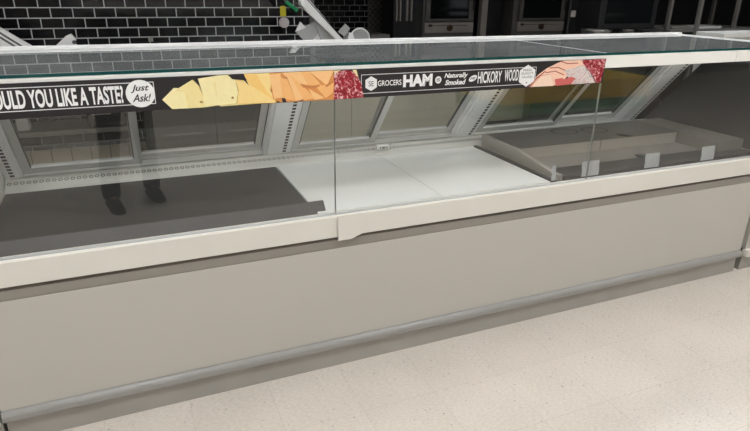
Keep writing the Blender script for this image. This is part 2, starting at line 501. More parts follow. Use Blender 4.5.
def rect_line(mb, x0, x1, z0, z1, y, t, mi=0, sides='lrtb'):
    if 'b' in sides: flat(mb, [(x0, z0), (x1, z0), (x1, z0 + t), (x0, z0 + t)], y, mi)
    if 't' in sides: flat(mb, [(x0, z1 - t), (x1, z1 - t), (x1, z1), (x0, z1)], y, mi)
    if 'l' in sides: flat(mb, [(x0, z0), (x0 + t, z0), (x0 + t, z1), (x0, z1)], y, mi)
    if 'r' in sides: flat(mb, [(x1 - t, z0), (x1, z0), (x1, z1), (x1 - t, z1)], y, mi)
    return mb

def disc_pts(cx, cz, r, n=32, ph=0.0, sx=1.0):
    return [(cx + sx * r * math.cos(2 * PI * i / n + ph), cz + r * math.sin(2 * PI * i / n + ph)) for i in range(n)]

# outlines of the printed food pictures, metres on the sign (x, z)
PIC_CHEESE = [
    ('pale', [(0.6414, 1.1716), (0.6803, 1.2067), (0.7177, 1.2023), (0.7237, 1.1391), (0.6682, 1.1407)]),
    ('pale2', [(0.6837, 1.199), (0.7389, 1.2297), (0.7555, 1.2093), (0.7754, 1.1521), (0.7691, 1.1395), (0.7175, 1.1395), (0.7107, 1.1944)]),
    ('pale', [(0.7564, 1.2321), (0.8212, 1.24), (0.8533, 1.2419), (0.8619, 1.2274), (0.8197, 1.2216), (0.8197, 1.1449), (0.7711, 1.14), (0.7661, 1.1883)]),
    ('pale2', [(0.8016, 1.2186), (0.8587, 1.2276), (0.9236, 1.2195), (0.9415, 1.1857), (0.9455, 1.1419), (0.8191, 1.1383), (0.8104, 1.173)]),
    ('hole', [(0.8575, 1.1703), (0.8622, 1.1721), (0.8658, 1.1679), (0.8628, 1.1628), (0.8577, 1.1637)]),
    ('hole', [(0.754, 1.1599), (0.7635, 1.1607), (0.7667, 1.1546), (0.7578, 1.1539)]),
    ('pale', [(0.8112, 1.2347), (0.8404, 1.2412), (0.8566, 1.243), (0.8747, 1.2249), (0.88, 1.1823), (0.8721, 1.1457), (0.813, 1.1426)]),
    ('hole', [(0.8573, 1.1677), (0.8621, 1.1701), (0.8663, 1.1659), (0.8627, 1.1608), (0.8576, 1.1624)]),
    ('gold', [(0.8748, 1.2268), (0.9027, 1.2237), (0.9323, 1.2007), (0.9779, 1.1717), (1.0041, 1.1445), (1.0004, 1.1407), (0.8746, 1.1442), (0.8831, 1.1887)]),
    ('amber', [(0.9001, 1.2426), (0.945, 1.242), (0.9766, 1.1839), (1.0021, 1.1467), (0.9645, 1.1745), (0.9225, 1.2031), (0.9094, 1.2253)]),
    ('gold', [(0.9436, 1.2414), (1.0002, 1.2424), (0.9875, 1.1833), (1.0074, 1.143), (0.9782, 1.1771)]),
    ('orange2', [(0.9887, 1.2429), (1.2144, 1.2421), (1.2145, 1.1392), (1.0213, 1.1408), (0.9956, 1.1559)]),
    ('orange', [(0.9882, 1.235), (1.0259, 1.2374), (1.0304, 1.1567), (0.9997, 1.1543)]),
    ('orange3', [(1.0227, 1.2283), (1.0459, 1.222), (1.0764, 1.1423), (1.0302, 1.1526)]),
    ('orange', [(1.0315, 1.2398), (1.0571, 1.2401), (1.1081, 1.1481), (1.0764, 1.1423), (1.0493, 1.2205)]),
    ('orange3', [(1.0568, 1.2335), (1.086, 1.2094), (1.1466, 1.1473), (1.1051, 1.1427)]),
    ('orange', [(1.0502, 1.2404), (1.0956, 1.2413), (1.1239, 1.1934), (1.0941, 1.1996)]),
    ('orange3', [(1.0956, 1.2413), (1.1254, 1.2415), (1.1746, 1.1875), (1.1254, 1.1933)]),
    ('orange', [(1.1254, 1.2415), (1.2151, 1.2407), (1.1893, 1.1896)]),
    ('orange', [(1.1222, 1.1818), (1.1811, 1.1468), (1.1428, 1.142)]),
    ('orange3', [(1.1511, 1.1845), (1.2146, 1.2022), (1.2111, 1.1634), (1.184, 1.1452)]),
    ('rust', [(1.0928, 1.201), (1.1296, 1.1897), (1.1696, 1.196), (1.1438, 1.1808), (1.1023, 1.187)]),
    ('rust', [(1.0289, 1.2294), (1.0495, 1.2245), (1.0457, 1.218), (1.0307, 1.2226)]),
    ('rust', [(1.1804, 1.1886), (1.2147, 1.2077), (1.2146, 1.2008), (1.1892, 1.184)]),
    ('ink', [(0.8508, 1.242), (0.9027, 1.2424), (0.9172, 1.2027), (0.9025, 1.2204), (0.865, 1.226)]),
    ('ink', [(1.0254, 1.1542), (1.0373, 1.1549), (1.0436, 1.1388), (1.0296, 1.1389)]),
    ('ink', [(1.0777, 1.1388), (1.1008, 1.1444), (1.0991, 1.1362)]),
]
PIC_SALAMI = [
    ('cream', [(1.2159, 1.2393), (1.2403, 1.2397), (1.2327, 1.2263), (1.2178, 1.22)]),
    ('cream', [(1.2852, 1.2393), (1.3003, 1.2388), (1.308, 1.2092), (1.2927, 1.2168)]),
    ('salami', [(1.2157, 1.2256), (1.2328, 1.2359), (1.2701, 1.2406), (1.2912, 1.2294), (1.308, 1.2106), (1.3188, 1.1875), (1.3284, 1.1399), (1.2145, 1.1392)]),
]
PIC_HAM = [
    ('ham', [(2.0494, 1.1417), (2.0677, 1.1645), (2.0902, 1.1885), (2.1299, 1.2125), (2.1795, 1.2315), (2.2128, 1.2435), (2.3119, 1.2431), (2.336, 1.2119), (2.293, 1.1957), (2.2418, 1.1765), (2.2024, 1.1427)]),
    ('ham2', [(2.0623, 1.141), (2.104, 1.1823), (2.1511, 1.1873), (2.1761, 1.1397)]),
    ('hamline', [(2.0494, 1.1417), (2.0816, 1.1764), (2.1243, 1.2037), (2.1282, 1.2008), (2.0856, 1.172), (2.0572, 1.1413)]),
    ('hamline', [(2.1253, 1.1967), (2.1753, 1.2017), (2.2225, 1.1844), (2.2213, 1.1809), (2.1741, 1.1983), (2.1258, 1.1932)]),
    ('hamline', [(2.1425, 1.2155), (2.1909, 1.2151), (2.2382, 1.1979), (2.237, 1.1944), (2.1896, 1.2116), (2.1431, 1.212)]),
    ('hamline', [(2.1955, 1.2413), (2.2329, 1.2296), (2.287, 1.2299), (2.2876, 1.2264), (2.2317, 1.2262), (2.1925, 1.2379)]),
    ('fat', [(2.22, 1.2), (2.2722, 1.2107), (2.3162, 1.2197), (2.3594, 1.1859), (2.396, 1.1422), (2.2658, 1.1418), (2.2418, 1.1765)]),
    ('hamred', [(2.1763, 1.1666), (2.2158, 1.1705), (2.226, 1.163), (2.2603, 1.1743), (2.2854, 1.166), (2.2657, 1.1425), (2.1868, 1.1392)]),
    ('salami', [(2.3035, 1.2392), (2.4369, 1.242), (2.4302, 1.1903), (2.4242, 1.1438), (2.3998, 1.142), (2.3702, 1.1783), (2.3267, 1.2122)]),
]

# ------------------------------------------------------------------ camera
cam = bpy.data.cameras.new('camera')
cam.sensor_width = 36.0
cam.lens = 36.0 * 581.97 / 750.0
cam.clip_start = 0.01
cam_ob = bpy.data.objects.new('camera', cam)
COL.objects.link(cam_ob)
CAM = Vector((0.5421, -1.9728, 1.5137))
R_, U_, F_ = Vector((0.921755, -0.387554, 0.012996)), Vector((0.130786, 0.342262, 0.930458)), Vector((0.365051, 0.855955, -0.366168))
cam_rot = Matrix((R_, U_, -F_)).transposed()
cam_ob.matrix_world = Matrix.Translation(CAM) @ cam_rot.to_4x4()
SC.camera = cam_ob

# ------------------------------------------------------------------ the setting
struct(MB().box(-6, 13, -9, 0.95, -0.05, 0.0), 'floor', M['floor'])
struct(MB().box(-6, 15, 0.95, 8.0, -0.05, 0.0), 'floor.001', M['kfloor'])
struct(MB().box(-6, 15, -9, 8.0, 3.4, 3.45), 'ceiling', M['ceiling'])
struct(MB().box(-6, 2.215, 3.6, 3.7, 0, 3.4), 'wall_back', M['tile'])
struct(MB().box(2.115, 2.215, 3.7, 6.6, 0, 3.4), 'wall_side', M['tile'])
struct(MB().box(2.115, 4.5, 6.6, 6.7, 0, 3.4), 'wall_far', M['tilefar'])
struct(MB().box(4.5, 15, 6.9, 7.0, 0, 3.4), 'wall_kitchen', M['darkwall'])
struct(MB().box(2.215, 2.265, 3.585, 3.7, 0, 3.4), 'trim_1', M['trimgrey'])
struct(MB().box(-6, 2.215, 3.585, 3.6, 0, 0.17), 'baseboard_back', M['cove'])
struct(MB().box(-6.1, -6, -9, 8, 0, 3.4), 'wall_left', M['wallpaint'])
struct(MB().box(-6, 13, -9.1, -9, 0, 3.4), 'wall_front', M['wallpaint'])
struct(MB().box(15, 15.1, -9, 8, 0, 3.4), 'wall_right', M['darkwall'])

# ceiling lights
def troffer(x, y, lx, ly, power, label, group):
    t = thing('ceiling_light', label, 'ceiling light', (x, y, 3.36), group)
    MB().box(x - lx / 2 - .03, x + lx / 2 + .03, y - ly / 2 - .03, y - ly / 2, 3.36, 3.4).box(x - lx / 2 - .03, x + lx / 2 + .03, y + ly / 2, y + ly / 2 + .03, 3.36, 3.4)\
        .box(x - lx / 2 - .03, x - lx / 2, y - ly / 2, y + ly / 2, 3.36, 3.4).box(x + lx / 2, x + lx / 2 + .03, y - ly / 2, y + ly / 2, 3.36, 3.4).build('frame', M['white'], t)
    MB().box(x - lx / 2, x + lx / 2, y - ly / 2, y + ly / 2, 3.37, 3.395).build('diffuser', power, t)
LAMP_A = emis('store_diffuser', (250, 251, 255), 18.0)
LAMP_B = emis('kitchen_diffuser', (246, 249, 255), 26.0)
for y in (-1.6, -4.4):
    for x in (-2.4, 0.3, 3.0, 5.7):
        troffer(x, y, 1.2, 0.6, LAMP_A, 'recessed fluorescent light in the ceiling above the shop aisle', 'ceiling lights over the aisle')
for x in (-0.8, 2.4, 5.6):
    troffer(x, 1.35, 1.2, 0.3, LAMP_B, 'recessed light in the ceiling behind the deli case', 'ceiling lights over the kitchen')

# ------------------------------------------------------------------ the deli case
W = 1.22
case = thing('display_case', 'long empty cream deli display case with glass front and glass top', 'display case', (1.83, 0.0, 0.0))
X0, X1 = 0.0, 3.66
MB().box(0.006, 3.654, 0.008, 0.06, 0.0, 0.10).build('kick_plate', M['kick'], case)
MB().prism([(0.0, 0.094), (-0.008, 0.096), (-0.015, 0.103), (-0.016, 0.122), (-0.012, 0.132), (0.0, 0.140), (0.02, 0.140), (0.03, 0.094)], X0, X1).build('bumper_rail', M['bumper'], case, bevel=0.004)
MB().box(X0, X1, 0.0, 0.03, 0.140, 0.553).build('front_panel', M['panel'], case, bevel=0.002)
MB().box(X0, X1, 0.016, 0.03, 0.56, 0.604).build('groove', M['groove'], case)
MB().prism([(0.001, 0.553), (-0.001, 0.560), (-0.001, 0.590), (0.016, 0.594), (0.03, 0.56)], X0, X1).build('ledge', M['ledge'], case)
MB().prism([(0.0, 0.603), (-0.011, 0.606), (-0.011, 0.690), (-0.007, 0.697), (0.03, 0.697), (0.03, 0.603)], X0, X1).build('sill', M['sill'], case, bevel=0.002)
MB().box(X0, X1, -0.003, 0.012, 0.695, 0.701).build('glass_channel', M['alu'], case)
# tub below the deck
MB().box(X0, X1, 0.06, 0.84, 0.03, 0.12).build('base', M['steeldark'], case)
MB().box(X0, X0 + .02, 0.03, 0.84, 0.12, 0.70).box(X1 - .02, X1, 0.03, 0.84, 0.12, 0.70).box(X0 + .02, X1 - .02, 0.82, 0.84, 0.12, 0.72).build('case_body', M['panel'], case)
MB().box(X0 + .02, X1 - .02, 0.028, 0.82, 0.66, 0.688).build('deck_floor', M['interior'], case)
MB().prism([(0.70, 0.688), (0.715, 0.704), (0.785, 0.732), (0.82, 0.732), (0.82, 0.688)], X0 + .02, X1 - .02).build('vent_strip', M['vent'], case)

# leaning rear frame: t runs up the slope, n runs in towards the customer
TH = math.radians(41)
SV = Vector((0, -math.sin(TH), math.cos(TH))); NV = Vector((0, -math.cos(TH), -math.sin(TH)))
B0 = Vector((0, 0.815, 0.728))
def S(x, t, n):
    p = B0 + SV * t + NV * n
    return (x, p.y, p.z)
def slab(mb, x0, x1, t0, t1, n0, n1, mi=0):
    return mb.hexa([S(x0, t0, n0), S(x1, t0, n0), S(x1, t0, n1), S(x0, t0, n1), S(x0, t1, n0), S(x1, t1, n0), S(x1, t1, n1), S(x0, t1, n1)], mi)
TL = 0.630
posts = [(-0.0, 0.085), (1.12, 1.262), (2.19, 2.333), (3.375, 3.53)]
for i, (a, b) in enumerate(posts):
    p = slab(slab(MB(), a, b, 0, TL, -0.03, 0.0), a + .018, b - .018, 0, TL, 0, 0.008).build('post', M['post'], case, bevel=0.002)
    xs = b - 0.038
    mb = MB()
    for k in range(25):
        t = 0.025 + k * 0.0238
        slab(mb, xs - .0085, xs + .0085, t, t + .0135, 0.0075, 0.0088)
    mb.build('bracket_slots', M['slot'], p)
for a, b in ((posts[0][1], posts[1][0]), (posts[1][1], posts[2][0]), (posts[2][1], posts[3][0])):
    slab(slab(MB(), a, b, 0, 0.02, -0.05, 0.006), a, b, 0.02, 0.03, -0.028, -0.022).build('door_track', M['alu'], case)
slab(MB(), X0, X1, TL - .005, TL + .012, -0.032, 0.008).build('top_track', M['aludark'], case)

def sliding_door(x0, x1, n):
    fw = 0.032
    d = slab(slab(slab(slab(MB(), x0, x0 + fw, 0.02, TL, n, n + .018), x1 - fw, x1, 0.02, TL, n, n + .018), x0 + fw, x1 - fw, 0.02, 0.06, n, n + .018), x0 + fw, x1 - fw, TL - .04, TL, n, n + .018)
    o = d.build('sliding_door', M['alu'], case, bevel=0.0015)
    slab(MB(), x0 + fw - .004, x1 - fw + .004, 0.056, TL - .036, n + .006, n + .012).build('pane', M['door_glass'], o)
    for ga, gb in ((x0 + fw - .002, x0 + fw + .004), (x1 - fw - .004, x1 - fw + .002)):
        slab(MB(), ga, gb, 0.06, TL - .04, n + .004, n + .0165).build('gasket', M['aludark'], o)
for (a, b, m) in ((0.085, 1.12, 0.545), (1.262, 2.19, 1.695), (2.333, 3.375, 2.88)):
    sliding_door(a + .004, m + .02, -0.022)
    sliding_door(m - .02, b - .004, -0.046)

# header, top glass, front glass, rear rail, ends
for a, b in ((X0, 3.248), (3.251, X1)):
    MB().box(a, b, -0.0015, 0.028, 1.200, 1.2520).build('header_rail', M['header'], case, bevel=0.002)
MB().box(0.06, 3.60, 0.030, 0.052, 1.214, 1.222).build('light_strip', M['led'], case)
for i in range(3):
    a, b = i * W, (i + 1) * W
    mb = MB().box(a + .0015, b - .0015, 0.0, 0.008, 0.7, 1.2)
    for f in range(len(mb.f)):
        mb.mi[f] = 0 if f in (2, 4) else 1
    mb.build('front_glass', [M['front_glass'], M['seam']], case)
    mb = MB().box(a + .0015, b - .0015, 0.0, 0.744, 1.2540, 1.2635)
    for f in range(len(mb.f)):
        mb.mi[f] = 0 if f in (0, 1) else 1
    mb.build('top_glass', [M['top_glass'], M['teal']], case)
MB().plate([(1.222, -0.0142, 0.697), (1.222, -0.0142, 0.594), (1.275, -0.0142, 0.594), (1.325, -0.0142, 0.612), (1.335, -0.0142, 0.697)], (0, -1, 0), 0.006).build('glass_clamp', M['sill'], case)
MB().box(-0.02, 3.74, 0.744, 0.775, 1.255, 1.276, b=0.004).build('rear_rail', M['rail'], case)
MB().box(-0.02, 3.74, 0.745, 0.752, 1.231, 1.235).build('rear_trim', M['post'], case)
for i, (a, b) in enumerate(((-0.004, 0.016), (3.66, 3.70))):
    MB().box(a, b + (.04 if i else 0), 0.0, 0.744, 1.244, 1.266).build('end_frame', M['rail'], case, bevel=0.003)
    MB().prism([(0.002, 0.703), (0.002, 1.244), (0.40, 1.244), (0.42, 1.215), (0.84, 0.735), (0.84, 0.70)], a, b).build('end_panel', M['endpanel' if i else 'interior'], case)
MB().prism([(0.0, 1.263), (0.74, 1.263), (0.74, 1.264), (0.0, 1.264)], 2.4385, 2.4425).build('seam_highlight', M['rail'], case)  # added white sliver: bright reflection streak along this glass seam, painted as geometry
MB().box(1.705, 1.775, 0.735, 0.765, 0.722, 0.742).box(1.718, 1.726, 0.733, 0.736, 0.727, 0.735, 1).box(1.733, 1.748, 0.733, 0.736, 0.727, 0.735, 1).box(1.755, 1.762, 0.733, 0.736, 0.727, 0.735, 1).build('socket', [M['white'], M['black']], case)

# ------------------------------------------------------------------ things lying in the case
Zd = 0.688
MB().box(0.025, 1.155, 0.105, 0.70, Zd, Zd + .010, b=0.003).build('deck_liner', M['mat'], label='charcoal liner sheet covering the left deck of the display case', cat='liner')
MB().prism([(0.040, Zd), (0.040, Zd + .006), (0.075, Zd + .042), (0.086, Zd + .042), (0.100, Zd + .006), (0.100, Zd)], 0.025, 1.195).build('riser_strip', M['matstrip'], label='long charcoal riser strip standing along the front edge of the dark liner', cat='riser')
for a, b, l in ((1.160, 1.703, 'white enamel deck pan beside the charcoal liner'), (1.706, 2.262, 'white enamel deck pan beside the steel stepped insert')):
    o = MB().box(a, b, 0.032, 0.70, Zd, Zd + .012, b=0.003).build('deck_pan', M['deckwhite'], label=l, cat='deck pan', group='white deck pans')
step = thing('stepped_insert', 'grey steel stepped insert filling the right end of the display case', 'insert', (2.95, 0.36, Zd))
MB().box(2.30, 3.63, 0.05, 0.70, Zd, Zd + .008).build('tray', M['steel'], step)
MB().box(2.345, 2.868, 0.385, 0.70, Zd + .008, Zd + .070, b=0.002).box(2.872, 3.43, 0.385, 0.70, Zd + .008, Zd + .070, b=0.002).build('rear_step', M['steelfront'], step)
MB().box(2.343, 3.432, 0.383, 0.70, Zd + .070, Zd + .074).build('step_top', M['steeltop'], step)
MB().box(3.432, 3.63, 0.12, 0.70, Zd + .008, Zd + .074, b=0.003).build('side_step', M['steel'], step)
MB().prism([(0.05, Zd), (0.05, Zd + .030), (0.10, Zd + .030), (0.39, Zd + .068), (0.70, Zd + .074), (0.70, Zd)], 2.318, 2.343).build('side_flange', M['steelfront'], step)
MB().prism([(0.036, Zd), (0.040, Zd + .020), (0.050, Zd + .022), (0.20, Zd + .012), (0.20, Zd)], 2.345, 3.63).build('front_lip', M['steeldark'], step)
def ring(mb, cx, cy, z, r, r2, sy):
    n = 28; vs = []
    for rr in (r, r2):
        for i in range(n):
            t = 2 * PI * i / n
            vs.append((cx + rr * math.cos(t), cy + rr * sy * math.sin(t), z))
    return mb.add(vs, [(i, (i + 1) % n, n + (i + 1) % n, n + i) for i in range(n)])
for cx, cy in ((2.80, 0.60), (2.99, 0.57)):
    ring(MB(), cx, cy, Zd + .0745, 0.085, 0.068, 0.8).build('round_mark', M['steeldark'], step)
for cx, cy, z in ((3.07, 0.42, Zd + .0745), (3.02, 0.22, Zd + .0085)):
    MB().lathe((cx, cy, z), [(0.0, 0), (0.045, 0.0), (0.045, 0.0008), (0, 0.0008)], 24).build('dark_cap', M['steeldark'], step)
MB().box(2.268, 2.292, 0.030, 0.70, Zd, Zd + .016, b=0.003).build('rubber_edge', M['gasket'], label='black rubber edging strip between white deck pan and steel insert', cat='edging strip')
tags = [(2.262, 2.285, 'leftmost clear plastic tag holder, half hidden at the left end of the steel insert'),
        (2.435, 2.535, 'large clear plastic tag holder beside the right-hand glass seam'),
        (2.822, 2.915, 'clear plastic tag holder, third from the left on the front lip'),
        (3.205, 3.297, 'rightmost clear plastic tag holder on the front lip of the steel insert')]
for a, b, l in tags:
    t = MB()
    t.prism([(0.0300, 0.704), (0.0300, 0.7405), (0.0318, 0.7405), (0.0318, 0.704)], a, b)
    t.prism([(0.0300, 0.7405), (0.0325, 0.776), (0.0343, 0.776), (0.0318, 0.7405)], a - .003, b - .003)
    t.build('tag_holder', M['clear'], label=l, cat='tag holder', group='clear tag holders along the front lip')

# ------------------------------------------------------------------ printed sign strips
def sign_base(name, label, x0, x1):
    t = thing(name, label, 'sign', ((x0 + x1) / 2, -0.006, 1.139), 'printed sign strips on the glass')
    MB().box(x0, x1, -0.010, -0.003, 1.139, 1.241).build('panel', M['signblack'], t)
    return t
Y1, Y2, Y3 = -0.0106, -0.0112, -0.0118
EDGE = dict(pale='edgepale', pale2='edgepale', gold='edgegold', amber='edgegold', orange='rust', orange3='rust', ham2='hamline')
def picture(name, polys, parent, label):
    keys = []; mb = MB(); y = Y1
    def put(k, pts):
        nonlocal y
        if k not in keys: keys.append(k)
        y -= 0.00004
        flat(mb, pts, y, keys.index(k))
    for k, pts in polys:
        if k in EDGE:                       # printed darker rim along the lower edge of every slice
            cx = sum(p[0] for p in pts) / len(pts); cz = sum(p[1] for p in pts) / len(pts)
            put(EDGE[k], [(min(1.2165, x + .0034 + (x - cx) * .02), max(1.1395, z - .0012)) for x, z in pts] if k != 'ham2' else [(x - .001, min(1.2405, z + .0012)) for x, z in pts])
        put(k, [(x, max(1.1392, min(1.2405, z))) for x, z in pts])
    return mb.build(name, [M[k] for k in keys], parent, label=label)
s1 = sign_base('sign_strip', 'black sign strip asking about a taste beside pictured cheese slices', 0.005, 1.2185)
mb = MB(); rect_line(mb, 0.06, 0.622, 1.160, 1.229, Y1, 0.0022, sides='ltb'); flat(mb, [(0.6198, 1.160), (0.622, 1.160), (0.622, 1.229), (0.6198, 1.229)], Y1); mb.build('border_line', M['signwhite'], s1)
text_into(MB(), 'WOULD YOU LIKE A TASTE?', 0.152, 0.531, 1.1675, 1.2215, Y1, bold=0.032).build('lettering', M['signwhite'], s1)
b1 = flat(flat(MB(), disc_pts(0.580, 1.194, 0.0425), Y2, 0), disc_pts(0.580, 1.194, 0.0385), Y2 - .0002, 1)
b1 = b1.build('badge', [M['signwhite'], M['signwhite']], s1)
mb = text_into(MB(), 'Just', 0.553, 0.607, 1.197, 1.222, Y3, bold=0.015, shear=0.35); text_into(mb, 'Ask!', 0.555, 0.610, 1.169, 1.193, Y3, bold=0.015, shear=0.35); mb.build('badge_lettering', M['signblack'], b1)
picture('cheese_picture', PIC_CHEESE, s1, 'printed picture of yellow and orange cheese slices')

s2 = sign_base('sign_strip', 'black ham sign strip with pictured salami and ham slices', 1.2215, 2.436)
mb = MB(); rect_line(mb, 1.318, 2.079, 1.153, 1.221, Y1, 0.0020); mb.build('border_line', M['signwhite'], s2)
def hexagon(mb, cx, cz, rx, rz, y, mi=0):
    return flat(mb, [(cx, cz + rz), (cx - rx, cz + rz * .52), (cx - rx, cz - rz * .52), (cx, cz - rz), (cx + rx, cz - rz * .52), (cx + rx, cz + rz * .52)], y, mi)
h1 = hexagon(MB(), 1.3565, 1.188, 0.0225, 0.0262, Y2).build('badge', M['signwhite'], s2)
text_into(MB(), 'SE', 1.3465, 1.3665, 1.1785, 1.1965, Y3).build('badge_lettering', M['signblack'], h1)
for txt, a, b, z0, z1, bold, shear in (('GROCERS', 1.383, 1.477, 1.1775, 1.1975, 0.012, 0), ('HAM', 1.484, 1.606, 1.1685, 1.2135, 0.055, 0), ('Naturally', 1.656, 1.760, 1.189, 1.212, 0.03, 0.3),
                                      ('Smoked', 1.660, 1.752, 1.167, 1.187, 0.03, 0.3), ('HICKORY', 1.805, 1.915, 1.167, 1.212, 0.02, 0), ('WOOD', 1.928, 1.995, 1.169, 1.215, 0.02, 0)):
    text_into(MB(), txt, a, b, z0, z1, Y1, bold=bold, shear=shear).build('lettering', M['signwhite'], s2)
c1 = flat(MB(), disc_pts(1.6305, 1.189, 0.0135), Y2).build('badge', M['signwhite'], s2)
text_into(MB(), 'IS', 1.624, 1.637, 1.183, 1.195, Y3, bold=0.01).build('badge_lettering', M['signblack'], c1)
c2 = flat(MB(), [(x, z + (x - 1.7825) * .3) for x, z in disc_pts(1.7825, 1.188, 0.0115, sx=1.55)], Y2).build('badge', M['signwhite'], s2)
text_into(MB(), 'over', 1.770, 1.795, 1.1835, 1.1925, Y3, shear=0.3, bold=0.01).build('badge_lettering', M['signblack'], c2)
h2 = hexagon(MB(), 2.036, 1.187, 0.0375, 0.0435, Y2).build('badge', M['signwhite'], s2)
mb = text_into(MB(), 'FRESH', 2.015, 2.056, 1.205, 1.214, Y3); text_into(mb, 'QUALITY', 2.006, 2.066, 1.1905, 1.2015, Y3); text_into(mb, 'ASSURED', 2.010, 2.062, 1.178, 1.1865, Y3)
flat(mb, disc_pts(2.036, 1.160, 0.003), Y3); mb.build('badge_lettering', M['shelfgrey'], h2)
picture('salami_picture', PIC_SALAMI, s2, 'printed picture of red salami slices')
picture('ham_picture', PIC_HAM, s2, 'printed picture of folded ham and sliced meats')

# ------------------------------------------------------------------ neighbouring counters left and right
def low_counter(x0, x1, label):
    t = thing('counter_cabinet', label, 'counter', ((x0 + x1) / 2, 0.4, 0))
    MB().box(x0, x1, 0.01, 0.8, 0, 0.095).build('kick_plate', M['kick'], t)
    MB().box(x0, x1, -0.018, 0.02, 0.088, 0.135, b=0.008).build('bumper_rail', M['sill'], t)
    MB().box(x0, x1, 0.0, 0.84, 0.135, 0.553, b=0.003).build('front_panel', M['panel'], t)
    MB().box(x0, x1, 0.02, 0.84, 0.553, 0.605).build('groove', M['groove'], t)
    MB().box(x0, x1, -0.014, 0.84, 0.605, 0.70, b=0.004).build('worktop', M['sill'], t)
low_counter(-1.25, -0.006, 'low cream counter butting against the left end of the display case')
low_counter(3.702, 4.95, 'low cream counter butting against the right end of the display case')
t = thing('back_counter', 'pale topped counter beyond the right end of the display case', 'counter', (6.0, 1.55, 0))
MB().box(5.0, 7.0, 1.42, 1.68, 1.165, 1.20, b=0.004).build('worktop', M['white'], t)
MB().box(5.02, 6.98, 1.44, 1.66, 0.08, 1.165).build('cabinet_body', M['interior'], t)
MB().box(5.06, 6.92, 1.48, 1.62, 0.0, 0.08).build('plinth', M['black'], t)

# ------------------------------------------------------------------ behind the case: work counter along the tiled wall
t = thing('work_table', 'steel work table with undershelf against the black tile wall', 'table', (-0.45, 3.2, 0))
MB().box(-1.6, 0.60, 2.86, 3.58, 0.87, 0.905, b=0.004).build('worktop', M['tabledark'], t)
MB().box(-1.57, 0.57, 3.14, 3.56, 0.395, 0.425).build('undershelf', M['tablesteel'], t)
for x, y in ((-1.54, 2.90), (-0.30, 2.90), (0.54, 2.90), (-1.54, 3.50), (0.54, 3.50)):
    MB().cyl((x, y, 0), (x, y, 0.87), 0.02).build('leg', M['tablesteel'], t)
t = thing('undercounter_fridge', 'dark undercounter cabinet behind the left sliding doors', 'cabinet', (1.17, 3.2, 0))
MB().box(0.64, 1.72, 2.96, 3.58, 0.10, 0.900, b=0.004).build('cabinet_body', M['fridge'], t)
MB().box(0.68, 1.68, 3.0, 3.55, 0.0, 0.10).build('plinth', M['olive'], t)
for a, b in ((0.66, 1.17), (1.19, 1.70)):
    d = MB().box(a, b, 2.94, 2.96, 0.13, 0.80, b=0.003).build('door', M['fridge'], t)
    MB().cyl((a + .12, 2.925, 0.37), (b - .10, 2.925, 0.37), 0.008).build('handle', M['shelfgrey'], d)
t = thing('work_cabinet', 'olive grey work cabinet under the deli slicer', 'cabinet', (2.3, 3.2, 0))
MB().box(1.76, 2.95, 2.86, 3.58, 0.06, 0.87).build('cabinet_body', M['olive'], t)
MB().box(1.74, 2.97, 2.83, 3.58, 0.87, 0.905, b=0.004).build('worktop', M['tabledark'], t)
MB().box(1.80, 2.91, 2.90, 3.55, 0.0, 0.06).build('plinth', M['shelfgrey'], t)
for a, b in ((1.78, 2.35), (2.36, 2.93)):
    MB().box(a, b, 2.845, 2.86, 0.09, 0.84, b=0.002).build('door', M['olive'], t)
t = thing('storage_bin', 'low olive grey bin on the kitchen floor behind the middle doors', 'bin', (3.9, 3.9, 0))
MB().box(3.15, 4.9, 3.75, 4.5, 0.05, 0.82, b=0.01).build('bin_body', M['olive'], t)
MB().box(3.13, 4.92, 3.73, 4.52, 0.82, 0.87, b=0.008).build('lid', M['shelfgrey'], t)
MB().box(3.2, 4.85, 3.8, 4.45, 0.0, 0.05).build('plinth', M['black'], t)
# goods on the undershelf
MB().box(-0.285, -0.20, 3.22, 3.36, 0.425, 0.535, b=0.008).build('paper_box', M['paper'], label='white box on the undershelf of the steel work table', cat='box')
t = thing('shelf_scale', 'dark machine on the undershelf of the steel work table', 'machine', (0.36, 3.25, 0.425))
MB().box(0.22, 0.50, 3.10, 3.42, 0.445, 0.66, b=0.03).build('housing', M['black'], t)
for x in (0.25, 0.47):
    for y in (3.13, 3.39): MB().cyl((x, y, .425), (x, y, .446), .015).build('foot', M['black'], t)
MB().box(0.26, 0.40, 3.085, 3.10, 0.54, 0.62, b=0.004).build('front_plate', M['ovenpanel'], t)

# ------------------------------------------------------------------ slicers
def sl(zx, zy, ox=0.0):
    dx, dy = zx / 6.82 - 27.0, zy / 6.82 - 2.0
    return (1.963 + .00905 * dx - .0003 * dy + ox, 1.383 - .0084 * dy)
def sp3(pts, y, ox=0.0): return [(sl(a, b, ox)[0], y, sl(a, b, ox)[1]) for a, b in pts]
s = thing('meat_slicer', 'pale metal meat slicer with long inclined rail on the work cabinet', 'slicer', (2.25, 3.1, 0.905))
MB().box(2.00, 2.62, 2.93, 3.34, 0.925, 0.985, b=0.015).build('base', M['slicer'], s)
for x in (2.05, 2.57):
    for y in (2.97, 3.30): MB().cyl((x, y, 0.905), (x, y, 0.926), 0.018).build('foot', M['black'], s)
MB().plate(sp3([(285, 195), (335, 190), (332, 330), (276, 330)], 3.06), (0, 1, 0), 0.07).build('column', M['slicer'], s)
rail = MB().plate(sp3([(100, -120), (135, -120), (500, 284), (455, 284), (215, 62)], 3.00), (0, 1, 0), 0.04).build('rail', M['slicer'], s)
MB().plate(sp3([(150, -85), (157, -85), (497, 276), (488, 276)], 2.999), (0, 1, 0), 0.004).build('slot', M['black'], rail)
MB().cyl((sl(205, 18)[0], 2.97, sl(205, 18)[1]), (sl(205, 18)[0], 3.06, sl(205, 18)[1]), 0.030).build('hinge_knob', M['slicer'], s)
